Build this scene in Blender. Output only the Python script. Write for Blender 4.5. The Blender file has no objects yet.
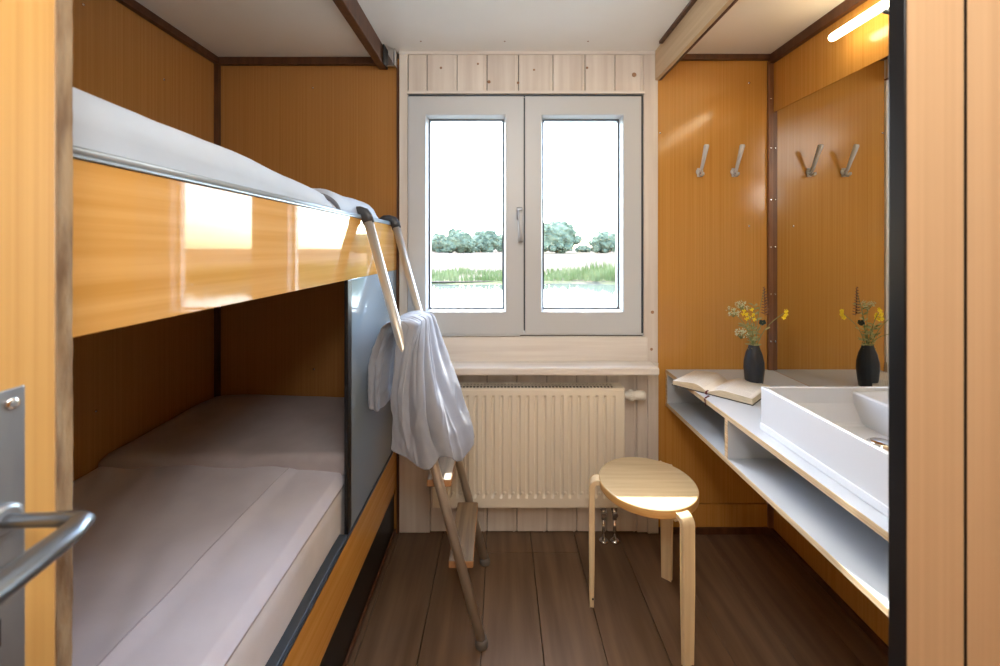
import bpy, bmesh, math, random
from mathutils import Vector, Matrix, noise
random.seed(7)
PI = math.pi
SC = bpy.context.scene
COL = SC.collection

# ------------------------------------------------------------------ camera
FPX, EYE, VPX, VPY = 405.0, 1.335, 500.0, 248.0
cam_d = bpy.data.cameras.new('camera'); cam = bpy.data.objects.new('camera', cam_d); COL.objects.link(cam)
cam.location = (0, 0, EYE); cam.rotation_euler = (PI/2, 0, 0)
cam_d.sensor_width = 36.0; cam_d.lens = FPX/1000*36.0
cam_d.shift_y = -(333.0-VPY)/1000.0
cam_d.dof.use_dof = True; cam_d.dof.focus_distance = 1.7; cam_d.dof.aperture_fstop = 5.0
cam_d.clip_start = 0.02; cam_d.clip_end = 3000
SC.camera = cam
# ------------------------------------------------------------------ world, sun, exposure
SUN_K, SUN_T = 0.21, 1.10
w = bpy.data.worlds.new('world'); SC.world = w; w.use_nodes = True
nt = w.node_tree; nt.nodes.clear()
sky = nt.nodes.new('ShaderNodeTexSky'); sky.sky_type = 'NISHITA'; sky.sun_disc = False
sky.sun_elevation = math.radians(46); sky.sun_rotation = math.radians(-15)
sky.dust_density = 1.3; sky.air_density = 1.0; sky.ozone_density = 1.0
bg = nt.nodes.new('ShaderNodeBackground'); bg.inputs[1].default_value = 1.25
wo = nt.nodes.new('ShaderNodeOutputWorld')
nt.links.new(sky.outputs[0], bg.inputs[0]); nt.links.new(bg.outputs[0], wo.inputs[0])
sl = bpy.data.lights.new('sun', 'SUN'); sl.energy = 9.0; sl.angle = 0.009; sl.color = (1, .96, .9)
so = bpy.data.objects.new('sun', sl); COL.objects.link(so)
so.rotation_euler = Vector((SUN_K, -1, -SUN_T)).to_track_quat('-Z', 'Y').to_euler()
SC.view_settings.view_transform = 'Standard'; SC.view_settings.look = 'None'
SC.view_settings.exposure = 1.22; SC.view_settings.gamma = 1.0; SC.view_settings.use_curve_mapping = False
# added fill light behind the camera, unseen, to raise the indoor brightness
kl = bpy.data.lights.new('entrance_fill', 'POINT'); kl.shadow_soft_size = .12; kl.energy = 10.0; kl.color = (1, .97, .92)
ko = bpy.data.objects.new('entrance_fill', kl); COL.objects.link(ko); ko.location = (.05, -.15, 1.84)

# second added fill, unseen, just inside the doorway, turned to the window wall
gl = bpy.data.lights.new('cabin_fill', 'AREA'); gl.shape = 'DISK'; gl.size = .6; gl.energy = 3.2; gl.color = (1, .95, .89)
go = bpy.data.objects.new('cabin_fill', gl); COL.objects.link(go); go.location = (.1, .50, 2.16)
go.rotation_euler = (math.radians(48), 0, 0)

# ------------------------------------------------------------------ materials
def lin(c):
    return tuple(((x/255)/12.92 if x/255 <= .04045 else ((x/255+.055)/1.055)**2.4) for x in c) + (1,)
def mat(name, rgb, rough=.5, metal=0., coat=0., ior=1.5, spec=None, rgb2=None, scale=None, detail=3., bump=0., bscale=None, emit=0., sheen=0., vary=0., lo=.35, hi=.65):
    """rgb..rgb2 blended by stretched noise"""
    m = bpy.data.materials.new(name); m.use_nodes = True
    t = m.node_tree; b = t.nodes['Principled BSDF']
    b.inputs['Base Color'].default_value = lin(rgb); b.inputs['Roughness'].default_value = rough
    b.inputs['Metallic'].default_value = metal; b.inputs['IOR'].default_value = ior
    b.inputs['Coat Weight'].default_value = coat; b.inputs['Coat Roughness'].default_value = .04
    if spec is not None: b.inputs['Specular IOR Level'].default_value = spec
    if sheen: b.inputs['Sheen Weight'].default_value = sheen
    if emit:
        b.inputs['Emission Color'].default_value = lin(rgb); b.inputs['Emission Strength'].default_value = emit
    tc = t.nodes.new('ShaderNodeTexCoord')
    colsock = None
    if rgb2 is not None:
        mp = t.nodes.new('ShaderNodeMapping'); mp.inputs['Scale'].default_value = scale or (8, 8, 8)
        t.links.new(tc.outputs['Object'], mp.inputs[0])
        n = t.nodes.new('ShaderNodeTexNoise'); n.inputs['Scale'].default_value = 1.0; n.inputs['Detail'].default_value = detail
        t.links.new(mp.outputs[0], n.inputs['Vector'])
        r = t.nodes.new('ShaderNodeValToRGB'); r.color_ramp.elements[0].position = lo; r.color_ramp.elements[1].position = hi
        r.color_ramp.elements[0].color = lin(rgb); r.color_ramp.elements[1].color = lin(rgb2)
        t.links.new(n.outputs['Fac'], r.inputs[0]); colsock = r.outputs[0]
    if vary:
        oi = t.nodes.new('ShaderNodeObjectInfo'); hs = t.nodes.new('ShaderNodeHueSaturation')
        mr = t.nodes.new('ShaderNodeMapRange'); mr.inputs[3].default_value = 1-vary; mr.inputs[4].default_value = 1+vary
        t.links.new(oi.outputs['Random'], mr.inputs[0]); t.links.new(mr.outputs[0], hs.inputs['Value'])
        if colsock: t.links.new(colsock, hs.inputs['Color'])
        else: hs.inputs['Color'].default_value = lin(rgb)
        colsock = hs.outputs[0]
    if colsock: t.links.new(colsock, b.inputs['Base Color'])
    if bump:
        mp2 = t.nodes.new('ShaderNodeMapping'); mp2.inputs['Scale'].default_value = bscale or (40, 40, 40)
        t.links.new(tc.outputs['Object'], mp2.inputs[0])
        n2 = t.nodes.new('ShaderNodeTexNoise'); n2.inputs['Scale'].default_value = 1.0; n2.inputs['Detail'].default_value = 4
        t.links.new(mp2.outputs[0], n2.inputs['Vector'])
        bp = t.nodes.new('ShaderNodeBump'); bp.inputs['Strength'].default_value = bump; bp.inputs['Distance'].default_value = .004
        t.links.new(n2.outputs['Fac'], bp.inputs['Height']); t.links.new(bp.outputs[0], b.inputs['Normal'])
    return m

V = (150, 150, .9)
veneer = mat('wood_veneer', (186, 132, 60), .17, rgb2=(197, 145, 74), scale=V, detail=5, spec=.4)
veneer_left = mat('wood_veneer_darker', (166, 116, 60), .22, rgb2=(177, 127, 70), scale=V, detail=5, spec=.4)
veneer_door = mat('wood_veneer_door', (204, 155, 84), .45, rgb2=(215, 168, 97), scale=V, detail=5)
veneer_jamb = mat('wood_veneer_jamb', (208, 174, 136), .42, rgb2=(217, 184, 146), scale=V, detail=5)
veneer_gloss = mat('wood_veneer_glossy', (202, 148, 76), .035, rgb2=(218, 166, 98), scale=(9, 1.2, 60), detail=5, ior=1.5, spec=.5, coat=.05)
veneer_low = mat('wood_veneer_lower', (212, 148, 64), .22, rgb2=(224, 164, 82), scale=(40, 1.5, 90), detail=5)
veneer_pale = mat('wood_veneer_pale', (196, 168, 132), .4, rgb2=(208, 182, 146), scale=(60, 1.5, 60))
trim_brown = mat('brown_trim', (74, 44, 26), .4, rgb2=(96, 60, 36), scale=(40, 40, 6))
strip_brown = mat('brown_corner_strip', (112, 72, 44), .35, rgb2=(134, 90, 58), scale=(60, 60, 4))
raw_edge = mat('raw_wood_edge', (110, 84, 58), .8, rgb2=(160, 136, 104), scale=(70, 70, 14), detail=6, bump=.6, bscale=(120, 120, 40))
ceil_white = mat('ceiling_paint', (238, 238, 234), .24, rgb2=(243, 243, 240), scale=(3, 3, 3), bump=.05, bscale=(5, 5, 5))
ceil_beige = mat('ceiling_panel_beige', (232, 228, 216), .4, rgb2=(237, 233, 222), scale=(3, 3, 3))
ww = mat('whitewashed_pine', (212, 202, 193), .55, rgb2=(230, 223, 215), scale=(26, 26, 1.4), detail=5, vary=.05, bump=.15, bscale=(90, 90, 6))
ww_h = mat('whitewashed_pine_board', (220, 213, 206), .5, rgb2=(236, 231, 225), scale=(1.6, 40, 40), detail=5, bump=.12, bscale=(6, 90, 90))
knotm = mat('pine_knot', (150, 110, 80), .6, rgb2=(178, 140, 108), scale=(60, 60, 60))
frame_white = mat('window_frame_white', (202, 207, 212), .35)
gasket = mat('dark_gasket', (52, 62, 74), .4)
blackrub = mat('black_rubber', (20, 21, 24), .28)
plank_m = mat('dark_floor_plank', (100, 78, 59), .42, rgb2=(126, 101, 79), scale=(22, 1.6, 22), detail=7, vary=.12, bump=.2, bscale=(70, 4, 70))
gap_m = mat('plank_gap', (70, 60, 52), .9)
floor_under = mat('floor_gap', (24, 18, 14), .9)
metal = mat('brushed_steel', (206, 197, 184), .33, metal=.6)
metal_grey = mat('grey_metal_rail', (150, 160, 168), .35, metal=.35)
metal_dark = mat('dark_metal_rail', (78, 88, 98), .35, metal=.6)
plate_m = mat('aluminium_plate', (146, 152, 160), .42, metal=.85, rgb2=(164, 168, 174), scale=(30, 30, 8))
handle_m = mat('pale_grey_handle', (190, 192, 194), .4, metal=.3)
lever_m = mat('satin_lever', (128, 136, 146), .3, metal=.9)
foot_m = mat('grey_rubber_foot', (104, 98, 92), .6)
nickel = mat('polished_nickel', (206, 207, 208), .18, metal=.15, coat=.4)
chrome = mat('chrome', (222, 222, 222), .07, metal=1.0)
plastic_dark = mat('dark_grey_plastic', (62, 64, 68), .4)
grey_panel = mat('grey_blue_laminate', (142, 158, 170), .07, ior=1.6, coat=.3)
black_edge = mat('black_edging', (16, 16, 18), .35)
black_kick = mat('black_kick', (26, 24, 24), .4)
sheet = mat('grey_bed_linen', (200, 196, 206), .85, rgb2=(206, 202, 211), scale=(12, 12, 12), sheen=.2, bump=.08, bscale=(600, 600, 600))
seam_m = mat('linen_seam', (172, 168, 178), .85)
sheet_shaded = mat('grey_linen_shaded', (168, 160, 162), .85, rgb2=(176, 168, 170), scale=(12, 12, 12), sheen=.2, bump=.08, bscale=(600, 600, 600))  # blanket linen made darker, shade on the pillow put into the colour
sheet_white = mat('white_mattress_cover', (214, 211, 212), .85, rgb2=(222, 219, 220), scale=(10, 10, 10))
duvet_m = mat('pale_grey_blue_duvet', (172, 180, 191), .8, rgb2=(181, 188, 198), scale=(6, 6, 6), sheen=.2, bump=.1, bscale=(30, 30, 30))
linen = mat('grey_blue_linen_cloth', (146, 149, 158), .85, rgb2=(152, 155, 163), scale=(14, 14, 14), sheen=.2, bump=.12, bscale=(500, 500, 500))
piping = mat('grey_piping', (104, 106, 114), .8)
rad_m = mat('radiator_enamel', (236, 228, 212), .3)
rad_dark = mat('radiator_inside', (36, 33, 30), .8)
plastic_white = mat('white_plastic', (234, 232, 226), .35)
birch = mat('stool_birch', (226, 204, 166), .38, rgb2=(236, 217, 182), scale=(60, 60, 2.2), detail=5)
seatw = mat('stool_seat_oak', (186, 162, 122), .35, rgb2=(200, 177, 138), scale=(3, 50, 50), detail=5)
seat_edge = mat('stool_seat_edge', (206, 160, 96), .4, rgb2=(218, 176, 114), scale=(4, 4, 120), detail=4)
laminate = mat('pale_grey_laminate', (190, 197, 204), .35, rgb2=(195, 201, 207), scale=(5, 5, 5))
ply = mat('plywood_edge', (214, 194, 160), .55, rgb2=(184, 156, 118), scale=(2, 2, 300), detail=1)
ceramic = mat('white_ceramic', (214, 218, 224), .12, coat=.3)
vase_m = mat('black_vase', (30, 33, 38), .42, rgb2=(42, 46, 52), scale=(40, 40, 10))
paper = mat('book_paper', (246, 241, 230), .8)
paper_edge = mat('book_page_edges', (226, 212, 184), .85, rgb2=(206, 190, 160), scale=(30, 30, 900), detail=1)
ink = mat('pale_print_block', (222, 216, 205), .85)
cover_dark = mat('dark_book_cover', (40, 34, 36), .5)
ribbon_m = mat('dark_red_ribbon', (92, 20, 32), .6)
m_stem = mat('green_stem', (120, 132, 74), .6)
m_leaf = mat('pale_green_leaf', (146, 150, 92), .6, rgb2=(170, 168, 110), scale=(60, 60, 60))
m_yel = mat('yellow_petal', (244, 214, 20), .5)
m_wht = mat('cream_blossom', (206, 204, 160), .7)
m_brn = mat('brown_seed_head', (98, 66, 52), .75, rgb2=(122, 86, 66), scale=(120, 120, 120))
m_dkg = mat('dark_green_bud', (38, 50, 42), .6)
lamp_m = mat('lit_lamp_tube', (255, 236, 196), .4, emit=9.0)
step_m = mat('worn_tread_wood', (112, 92, 70), .55, rgb2=(148, 126, 100), scale=(50, 2.5, 50), detail=5)
step_edge = mat('tread_side_wood', (176, 130, 88), .6)
mir = mat('mirror_glass', (226, 226, 222), .0, metal=1.0)
foliage = mat('hazy_tree_leaves', (84, 92, 76), .9, rgb2=(122, 128, 104), scale=(.5, .5, .5), detail=5, spec=.1)  # distance haze mixed into the leaf colour as grey
trunk_m = mat('tree_bark', (86, 76, 66), .9)
field_m = mat('mown_pale_field', (100, 88, 87), .95, rgb2=(97, 93, 76), scale=(.02, .12, .1), detail=5, spec=0)
reed_m = mat('green_reeds', (92, 104, 58), .8, rgb2=(132, 134, 94), scale=(.5, .5, .5), spec=.1)
bank_m = mat('muddy_bank', (86, 82, 68), .95, rgb2=(98, 104, 66), scale=(.4, .4, .4), spec=.1)
water_m = mat('still_water', (90, 96, 92), .05, ior=1.33, bump=.35, bscale=(1.5, .5, 1))

def glass_mat():
    m = bpy.data.materials.new('window_glass'); m.use_nodes = True; t = m.node_tree; t.nodes.clear()
    o = t.nodes.new('ShaderNodeOutputMaterial'); mx = t.nodes.new('ShaderNodeMixShader')
    tr = t.nodes.new('ShaderNodeBsdfTransparent'); tr.inputs[0].default_value = (.95, .97, .96, 1)
    g = t.nodes.new('ShaderNodeBsdfGlossy'); g.inputs['Roughness'].default_value = 0.0
    f = t.nodes.new('ShaderNodeLayerWeight'); f.inputs[0].default_value = .5
    pw_ = t.nodes.new('ShaderNodeMath'); pw_.operation = 'POWER'; pw_.inputs[1].default_value = 4.0
    ma = t.nodes.new('ShaderNodeMath'); ma.operation = 'MULTIPLY_ADD'; ma.inputs[1].default_value = .6; ma.inputs[2].default_value = .03
    t.links.new(f.outputs['Facing'], pw_.inputs[0]); t.links.new(pw_.outputs[0], ma.inputs[0]); t.links.new(ma.outputs[0], mx.inputs[0]); t.links.new(tr.outputs[0], mx.inputs[1]); t.links.new(g.outputs[0], mx.inputs[2])
    t.links.new(mx.outputs[0], o.inputs[0]); return m
glass = glass_mat()
clear_plastic = glass

# ------------------------------------------------------------------ mesh helpers
def NB(): return bmesh.new()
def box(bm, x0, x1, y0, y1, z0, z1, bev=0., seg=2, mi=0):
    t = bmesh.new()
    bmesh.ops.create_cube(t, size=1.0, matrix=Matrix.Translation(((x0+x1)/2, (y0+y1)/2, (z0+z1)/2)) @ Matrix.Diagonal((abs(x1-x0), abs(y1-y0), abs(z1-z0), 1)))
    if bev > 0: bmesh.ops.bevel(t, geom=t.edges[:], offset=bev, segments=seg, profile=.5, affect='EDGES', clamp_overlap=True)
    merge(bm, t, mi); return bm
def merge(bm, t, mi=0, mtx=None):
    vs = {}
    for v in t.verts: vs[v] = bm.verts.new((mtx @ v.co) if mtx else v.co)
    for f in t.faces:
        try:
            nf = bm.faces.new([vs[v] for v in f.verts]); nf.material_index = f.material_index or mi; nf.smooth = f.smooth
        except ValueError: pass
    t.free()
def tube(bm, pts, rad, n=10, caps=True, smooth=True, mi=0, flat=None):
    """swept tube through points; rad number or list; flat=(sx,sy) elliptical section"""
    pts = [Vector(p) for p in pts]; k = len(pts)
    rs = rad if isinstance(rad, (list, tuple)) else [rad]*k
    rings = []; up = None
    for i, p in enumerate(pts):
        d = (pts[min(i+1, k-1)]-pts[max(i-1, 0)]).normalized()
        if up is None:
            up = Vector((0, 0, 1)) if abs(d.z) < .9 else Vector((0, 1, 0))
        s = d.cross(up).normalized(); up = s.cross(d).normalized()
        fx, fy = flat or (1, 1)
        rings.append([bm.verts.new(p + s*math.cos(a)*rs[i]*fx + up*math.sin(a)*rs[i]*fy) for a in [2*PI*j/n for j in range(n)]])
    for i in range(k-1):
        for j in range(n):
            f = bm.faces.new((rings[i][j], rings[i][(j+1) % n], rings[i+1][(j+1) % n], rings[i+1][j])); f.smooth = smooth; f.material_index = mi
    if caps:
        for r in (rings[0][::-1], rings[-1]):
            f = bm.faces.new(r); f.material_index = mi
    return bm
def lathe(bm, prof, n=24, c=(0, 0, 0), axis='Z', mod=None, mi=0):
    rings = []
    for r, h in prof:
        ring = []
        for j in range(n):
            a = 2*PI*j/n; rr = max(r, 1e-5)*(mod(a) if mod else 1)
            q = (rr*math.cos(a), rr*math.sin(a), h)
            if axis == 'Y': q = (q[0], q[2], q[1])
            if axis == 'X': q = (q[2], q[0], q[1])
            ring.append(bm.verts.new((c[0]+q[0], c[1]+q[1], c[2]+q[2])))
        rings.append(ring)
    for i in range(len(rings)-1):
        for j in range(n):
            f = bm.faces.new((rings[i][j], rings[i][(j+1) % n], rings[i+1][(j+1) % n], rings[i+1][j])); f.smooth = True; f.material_index = mi
    for r in (rings[0], rings[-1]):
        try: bm.faces.new(r).material_index = mi
        except ValueError: pass
    return bm
def surf(bm, fn, nu, nv, smooth=True, mi=0):
    g = [[bm.verts.new(fn(i/nu, j/nv)) for j in range(nv+1)] for i in range(nu+1)]
    for i in range(nu):
        for j in range(nv):
            f = bm.faces.new((g[i][j], g[i+1][j], g[i+1][j+1], g[i][j+1])); f.smooth = smooth; f.material_index = mi
    return bm
def prism(bm, poly, z0, z1, bev=0, mtx=None, mi=0):
    t = bmesh.new()
    a = [t.verts.new((x, y, z0)) for x, y in poly]; b = [t.verts.new((x, y, z1)) for x, y in poly]
    n = len(poly); t.faces.new(a[::-1]); t.faces.new(b)
    for i in range(n): t.faces.new((a[i], a[(i+1) % n], b[(i+1) % n], b[i]))
    if bev: bmesh.ops.bevel(t, geom=t.edges[:], offset=bev, segments=2, profile=.5, affect='EDGES')
    merge(bm, t, mi, mtx); return bm

def tag(o, label=None, cat=None, group=None, kind=None):
    if label: o['label'] = label
    if cat: o['category'] = cat
    if group: o['group'] = group
    if kind: o['kind'] = kind
    return o
def thing(name, label, cat, loc=(0, 0, 0), group=None, kind=None):
    o = bpy.data.objects.new(name, None); COL.objects.link(o); o.location = loc; o.empty_display_size = .05
    return tag(o, label, cat, group, kind)
def wloc(o):
    v = Vector(o.location)
    return v
def obj(name, bm, mats, parent=None, label=None, recalc=True):
    if recalc: bmesh.ops.recalc_face_normals(bm, faces=bm.faces[:])
    me = bpy.data.meshes.new(name); bm.to_mesh(me); bm.free()
    for m in (mats if isinstance(mats, (list, tuple)) else [mats]): me.materials.append(m)
    o = bpy.data.objects.new(name, me); COL.objects.link(o)
    if parent is not None: par(o, parent)
    if label: o['label'] = label
    return o
def par(o, p):
    off = Vector((0, 0, 0)); q = p
    while q is not None:
        off += Vector(q.location); q = q.parent if q.type != 'MESH' or True else None
    o.parent = p; o.matrix_parent_inverse = Matrix.Translation(-off) if p.type == 'EMPTY' else Matrix.Identity(4)
def bx(name, m, parent, x0, x1, y0, y1, z0, z1, bev=0., label=None):
    return obj(name, box(NB(), x0, x1, y0, y1, z0, z1, bev), m, parent, label)
def struct(o, label, cat): return tag(o, label, cat, kind='structure')
def P(px, py, d):
    return Vector(((px-VPX)*d/FPX, d, EYE+(VPY-py)*d/FPX))

YB = 1.90           # back wall face
XL, XR = -1.328, 1.276
XM = 1.272          # mirror face
YP = 0.365          # partition face
S = YB/FPX
def bxw(px): return (px-500)*S
def bzw(py): return EYE+(248-py)*S
WX0, WX1, WZ0, WZ1 = bxw(408), bxw(643), bzw(335), bzw(95)

# ------------------------------------------------------------------ FLOOR
fl = obj('floor', box(NB(), XL-.05, XR+.05, -1.3, YB+.05, -.06, -.022), floor_under)
struct(fl, 'dark brown floor of wide wooden planks', 'floor')
for k in range(-6, 8):
    x0 = -.266+.204*k
    x1 = min(x0+.204, XR); x0 = max(x0, XL)
    if x1-x0 < .03: continue
    cuts = {1: [1.776], 2: [1.776], 3: [], -3: [.8], 5: [1.0]}.get(k, [random.uniform(-.9, .3)])
    ys = [-1.3]+sorted(cuts)+[YB+.01]
    for a, b in zip(ys[:-1], ys[1:]):
        bx('plank', plank_m, fl, x0+.0013, x1-.0013, a+.0012, b-.0012, -.022, random.uniform(-.0008, .0004), .0012)

# ------------------------------------------------------------------ CEILING
ZC, ZL, ZR = 2.254, 2.222, 2.236
c0 = obj('ceiling', box(NB(), -.54, .74, -1.3, YB+.02, ZC, ZC+.03), ceil_white)
struct(c0, 'white painted ceiling strip in the middle of the cabin', 'ceiling')
for xx in (-.36, .02, .4):
    for yy in (.9, 1.45, 1.8):
        obj('screw', lathe(NB(), [(.004, ZC-.0012), (.003, ZC+.001)], 8, (xx+random.uniform(-.02, .02), yy, 0)), strip_brown, c0)
c1 = obj('ceiling_left', box(NB(), XL-.02, -.54, -1.3, YB+.02, ZL, ZL+.06), ceil_beige)
struct(c1, 'beige ceiling panel above the upper bunk', 'ceiling')
c2 = obj('ceiling_right', box(NB(), .73, XR+.02, -1.3, YB+.02, ZR, ZR+.06), ceil_beige)
struct(c2, 'beige ceiling panel above the washstand', 'ceiling')

# ------------------------------------------------------------------ WALLS
wl = obj('wall_left', box(NB(), XL-.06, XL-.014, -1.3, YB+.02, -.02, ZL), trim_brown)
struct(wl, 'brown wood veneer side wall behind the bunk bed', 'wall')
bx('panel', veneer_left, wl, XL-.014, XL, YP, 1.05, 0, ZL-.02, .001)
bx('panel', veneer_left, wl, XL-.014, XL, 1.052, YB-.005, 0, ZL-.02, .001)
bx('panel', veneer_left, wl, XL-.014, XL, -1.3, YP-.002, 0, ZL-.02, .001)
for (yy, zz) in ((1.29, 2.11), (1.33, .80), (1.6, 2.0)):
    obj('screw', lathe(NB(), [(.0045, 0), (.004, .003), (.001, .0035)], 10, (XL, yy, zz), 'X'), chrome, wl)

wr = obj('wall_right', box(NB(), XR+.014, XR+.06, -1.3, YB+.02, -.02, ZR), trim_brown)
struct(wr, 'orange wood veneer wall behind the mirror and washstand', 'wall')
bx('panel', veneer, wr, XR, XR+.014, YP, YB-.004, 1.968, ZR-.02, .001)
bx('panel', veneer, wr, XR, XR+.014, YP, YB-.004, .766, 1.966, .001)
bx('panel', veneer, wr, XR, XR+.014, YP, YB-.004, .02, .764, .001)
bx('panel', veneer, wr, XR, XR+.014, -1.3, YP-.002, .0, ZR-.02, .001)

# back wall: solid behind, with the window opening
wbm = NB()
y0, y1 = YB+.014, YB+.11
box(wbm, XL-.06, WX0-.005, y0, y1, -.05, 2.33); box(wbm, WX1+.005, XR+.06, y0, y1, -.05, 2.33)
box(wbm, WX0-.005, WX1+.005, y0, y1, WZ1+.005, 2.33); box(wbm, WX0-.005, WX1+.005, y0, y1, -.05, WZ0-.005)
wb = obj('wall_back', wbm, gap_m)
struct(wb, 'end wall with whitewashed boards around the window and veneer panels either side', 'wall')
XA, XZ = bxw(399.5), bxw(657.5)
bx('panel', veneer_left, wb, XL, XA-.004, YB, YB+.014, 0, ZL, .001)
bx('panel', veneer, wb, XZ+.002, XR, YB, YB+.014, bzw(503), ZR, .001)
bx('panel', veneer, wb, XZ+.002, XR, YB-.004, YB+.014, .028, bzw(504), .001)
bx('edge_strip', trim_brown, wb, XA-.012, XA-.004, YB-.008, YB, 0, ZL-.03)
for (px, py, m_) in ((313, 88, chrome), (749, 83, chrome), (660, 133, chrome), (314, 369, chrome), (749, 226, chrome)):
    obj('screw', lathe(NB(), [(.005, .0), (.0045, -.003), (.001, -.0035)], 10, (bxw(px), YB, bzw(py)), 'Y'), m_, wb)
# whitewashed planks
edges_top = [408, 427, 457, 487, 518.5, 553, 585, 615, 644]
for a, b in zip(edges_top[:-1], edges_top[1:]):
    bx('plank', ww, wb, bxw(a)+.0012, bxw(b)-.0012, YB-.001+random.uniform(-.001, .001), YB+.014, bzw(91.5), ZC+.005, .0045)
    xm = bxw(b)-.0145
    bx('bead', ww, wb, xm-.0025, xm+.0025, YB-.003, YB+.004, bzw(91.5), ZC+.005, .0015)
edges_low = [430, 456.6, 487, 517, 547, 577, 607, 637]
for a, b in zip(edges_low[:-1], edges_low[1:]):
    bx('plank', ww, wb, bxw(a)+.0012, bxw(b)-.0012, YB+random.uniform(-.001, .001), YB+.014, .004, .80, .0045)
    xm = bxw(b)-.0145
    bx('bead', ww, wb, xm-.0025, xm+.0025, YB-.003, YB+.004, .004, .80, .0015)
bx('casing_board', ww, wb, XA, WX0-.002, YB-.006, YB+.014, .80, ZC+.003, .002)
bx('casing_board', ww, wb, XA, bxw(430), YB-.006, YB+.014, .003, .80, .002)
bx('casing_board', ww, wb, WX1+.002, XZ, YB-.006, YB+.014, .80, ZC+.003, .002)
bx('casing_board', ww, wb, bxw(637), bxw(647), YB-.004, YB+.014, .003, .80, .002)
bx('casing_board', ww, wb, bxw(647), XZ, YB-.012, YB+.014, .003, .80, .002)
bx('head_board', ww_h, wb, WX0-.004, WX1+.006, YB-.012, YB+.014, bzw(95)+.003, bzw(91.5), .002)
bx('cove_strip', ww_h, wb, XA, XZ, YB-.012, YB+.0, ZC-.014, ZC+.002, .003)
bx('apron_board', ww_h, wb, XA+.003, bxw(647), YB-.014, YB+.014, .80, WZ0-.006, .006)
for (px, py, r) in ((441, 68, .006), (478, 64, .005), (489, 82, .008), (518, 83, .006), (634, 75, .011), (587, 68, .006), (534, 70, .005), (652, 312, .008), (651, 349, .007), (640, 475, .007), (453, 524, .007)):
    obj('knot', lathe(NB(), [(r, 0), (r*.9, -.0008), (r*.2, -.001)], 10, (bxw(px), YB-.0022 if px < 640 else YB-.0062, bzw(py)), 'Y'), knotm, wb)

# sill board
st = obj('sill_board', box(NB(), XA+.003, bxw(657.5)-.038, 1.775, YB-.0138, .774, .810, .009, 4), ww_h)
struct(st, 'whitewashed window sill board above the radiator', 'window sill')

# corridor behind the camera: its far wall
cw = box(NB(), XL-.06, XR+.06, -1.36, -1.3, -.05, 2.33)
cw = obj('wall_rear', cw, veneer_jamb); struct(cw, 'plain veneer wall of the corridor behind the doorway', 'wall')

# partition around the doorway
wf = obj('wall_front', box(box(box(NB(), .3662, .4181, YP, YP+.015, 0, 2.05), .4204, XR, YP, YP+.015, 0, ZR), -1.33, -.4015, YP, YP+.0138, 0, ZL), veneer_jamb)
struct(wf, 'wood veneer partition right of the doorway, in two upright boards', 'wall')
bx('joint_strip', black_rub if False else blackrub, wf, .4179, .4206, YP-.0004, YP+.012, 0, 2.05)
bx('lintel', veneer_jamb, wf, -1.33, XR, YP, YP+.015, 2.05, ZL)
t = obj('trim_1', box(NB(), .3640, .3664, YP-.001, YP+.0152, 0, 2.05, .001, 3), blackrub)
struct(t, 'black rubber edge strip on the doorway partition', 'edge strip')
re_ = NB()
def re_f(u, v):
    z = .0+v*2.05
    return Vector((-.4005+.0009*noise.noise((u*3, z*9, 1))+.0007*noise.noise((u*9, z*60, 4)), YP+.001+u*.0136+(.0012*max(0, noise.noise((z*22, 3, 0))-.15) if u > .9 else 0), z))
surf(re_, re_f, 4, 400)
t = obj('trim_2', re_, raw_edge); struct(t, 'worn raw wooden edge beside the open door', 'edge strip')

# door leaf, swung into the corridor
dr = obj('door_1', box(NB(), -.436, -.4, -.36, YP-.0005, .01, 2.04, .0012), veneer_door)
struct(dr, 'orange veneer door standing open with a metal handle plate', 'door')
pl = bx('handle_plate', plate_m, dr, -.4, -.3975, .298, .3395, .965, 1.2205, .0012)
obj('plate_screw', lathe(NB(), [(.0052, 0), (.0048, .0018), (.0025, .0026)], 14, (-.3975, .3295, 1.2085), 'X'), chrome, pl)
obj('plate_screw', lathe(NB(), [(.0052, 0), (.0048, .0018), (.0025, .0026)], 14, (-.3975, .3295, .978), 'X'), chrome, pl)
bx('keyhole', black_edge, pl, -.3976, -.3972, .3145, .3225, 1.018, 1.04, .002)
hz = 1.118
hb = NB()
tube(hb, [(-.3985, .3225, hz), (-.385, .3225, hz), (-.36, .3235, hz), (-.34, .325, hz), (-.332, .321, hz), (-.328, .308, hz-.001), (-.327, .28, hz-.003), (-.327, .245, hz-.006), (-.328, .215, hz-.009)],
     [.006, .006, .0062, .0072, .0085, .0095, .0105, .0115, .012], 16, flat=(1, .8))
obj('lever_handle', hb, lever_m, dr)
obj('handle_rose', lathe(NB(), [(.0125, 0), (.0125, .004), (.009, .006)], 18, (-.3975, .3225, hz), 'X'), plate_m, dr)

# trims, dark brown
def trim(n, x0, x1, y0, y1, z0, z1, label, m=trim_brown, b=.003):
    o = obj('trim_%d' % n, box(NB(), x0, x1, y0, y1, z0, z1, b), m); struct(o, label, 'trim'); return o
trim(3, XL-.002, XL+.022, YP+.02, YB, ZL-.032, ZL+.001, 'dark brown strip where the bunk side wall meets the ceiling')
trim(4, XL+.02, -.545, YB-.022, YB, ZL-.034, ZL+.001, 'dark brown strip under the ceiling on the end wall beside the bunk')
trim(5, XL, XL+.02, YB-.022, YB, .0, ZL-.03, 'dark brown upright strip in the corner behind the bunk')
trim(6, -.566, -.53, YP+.02, YB-.002, 2.170, ZC+.001, 'dark brown beam along the ceiling beside the bunk')
trim(7, XR-.022, XR+.002, YP+.02, YB, ZR-.042, ZR+.001, 'dark brown strip where the mirror wall meets the ceiling')
trim(8, .745, XR-.02, YB-.022, YB, ZR-.024, ZR+.001, 'dark brown strip under the ceiling on the end wall above the hooks')
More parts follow.
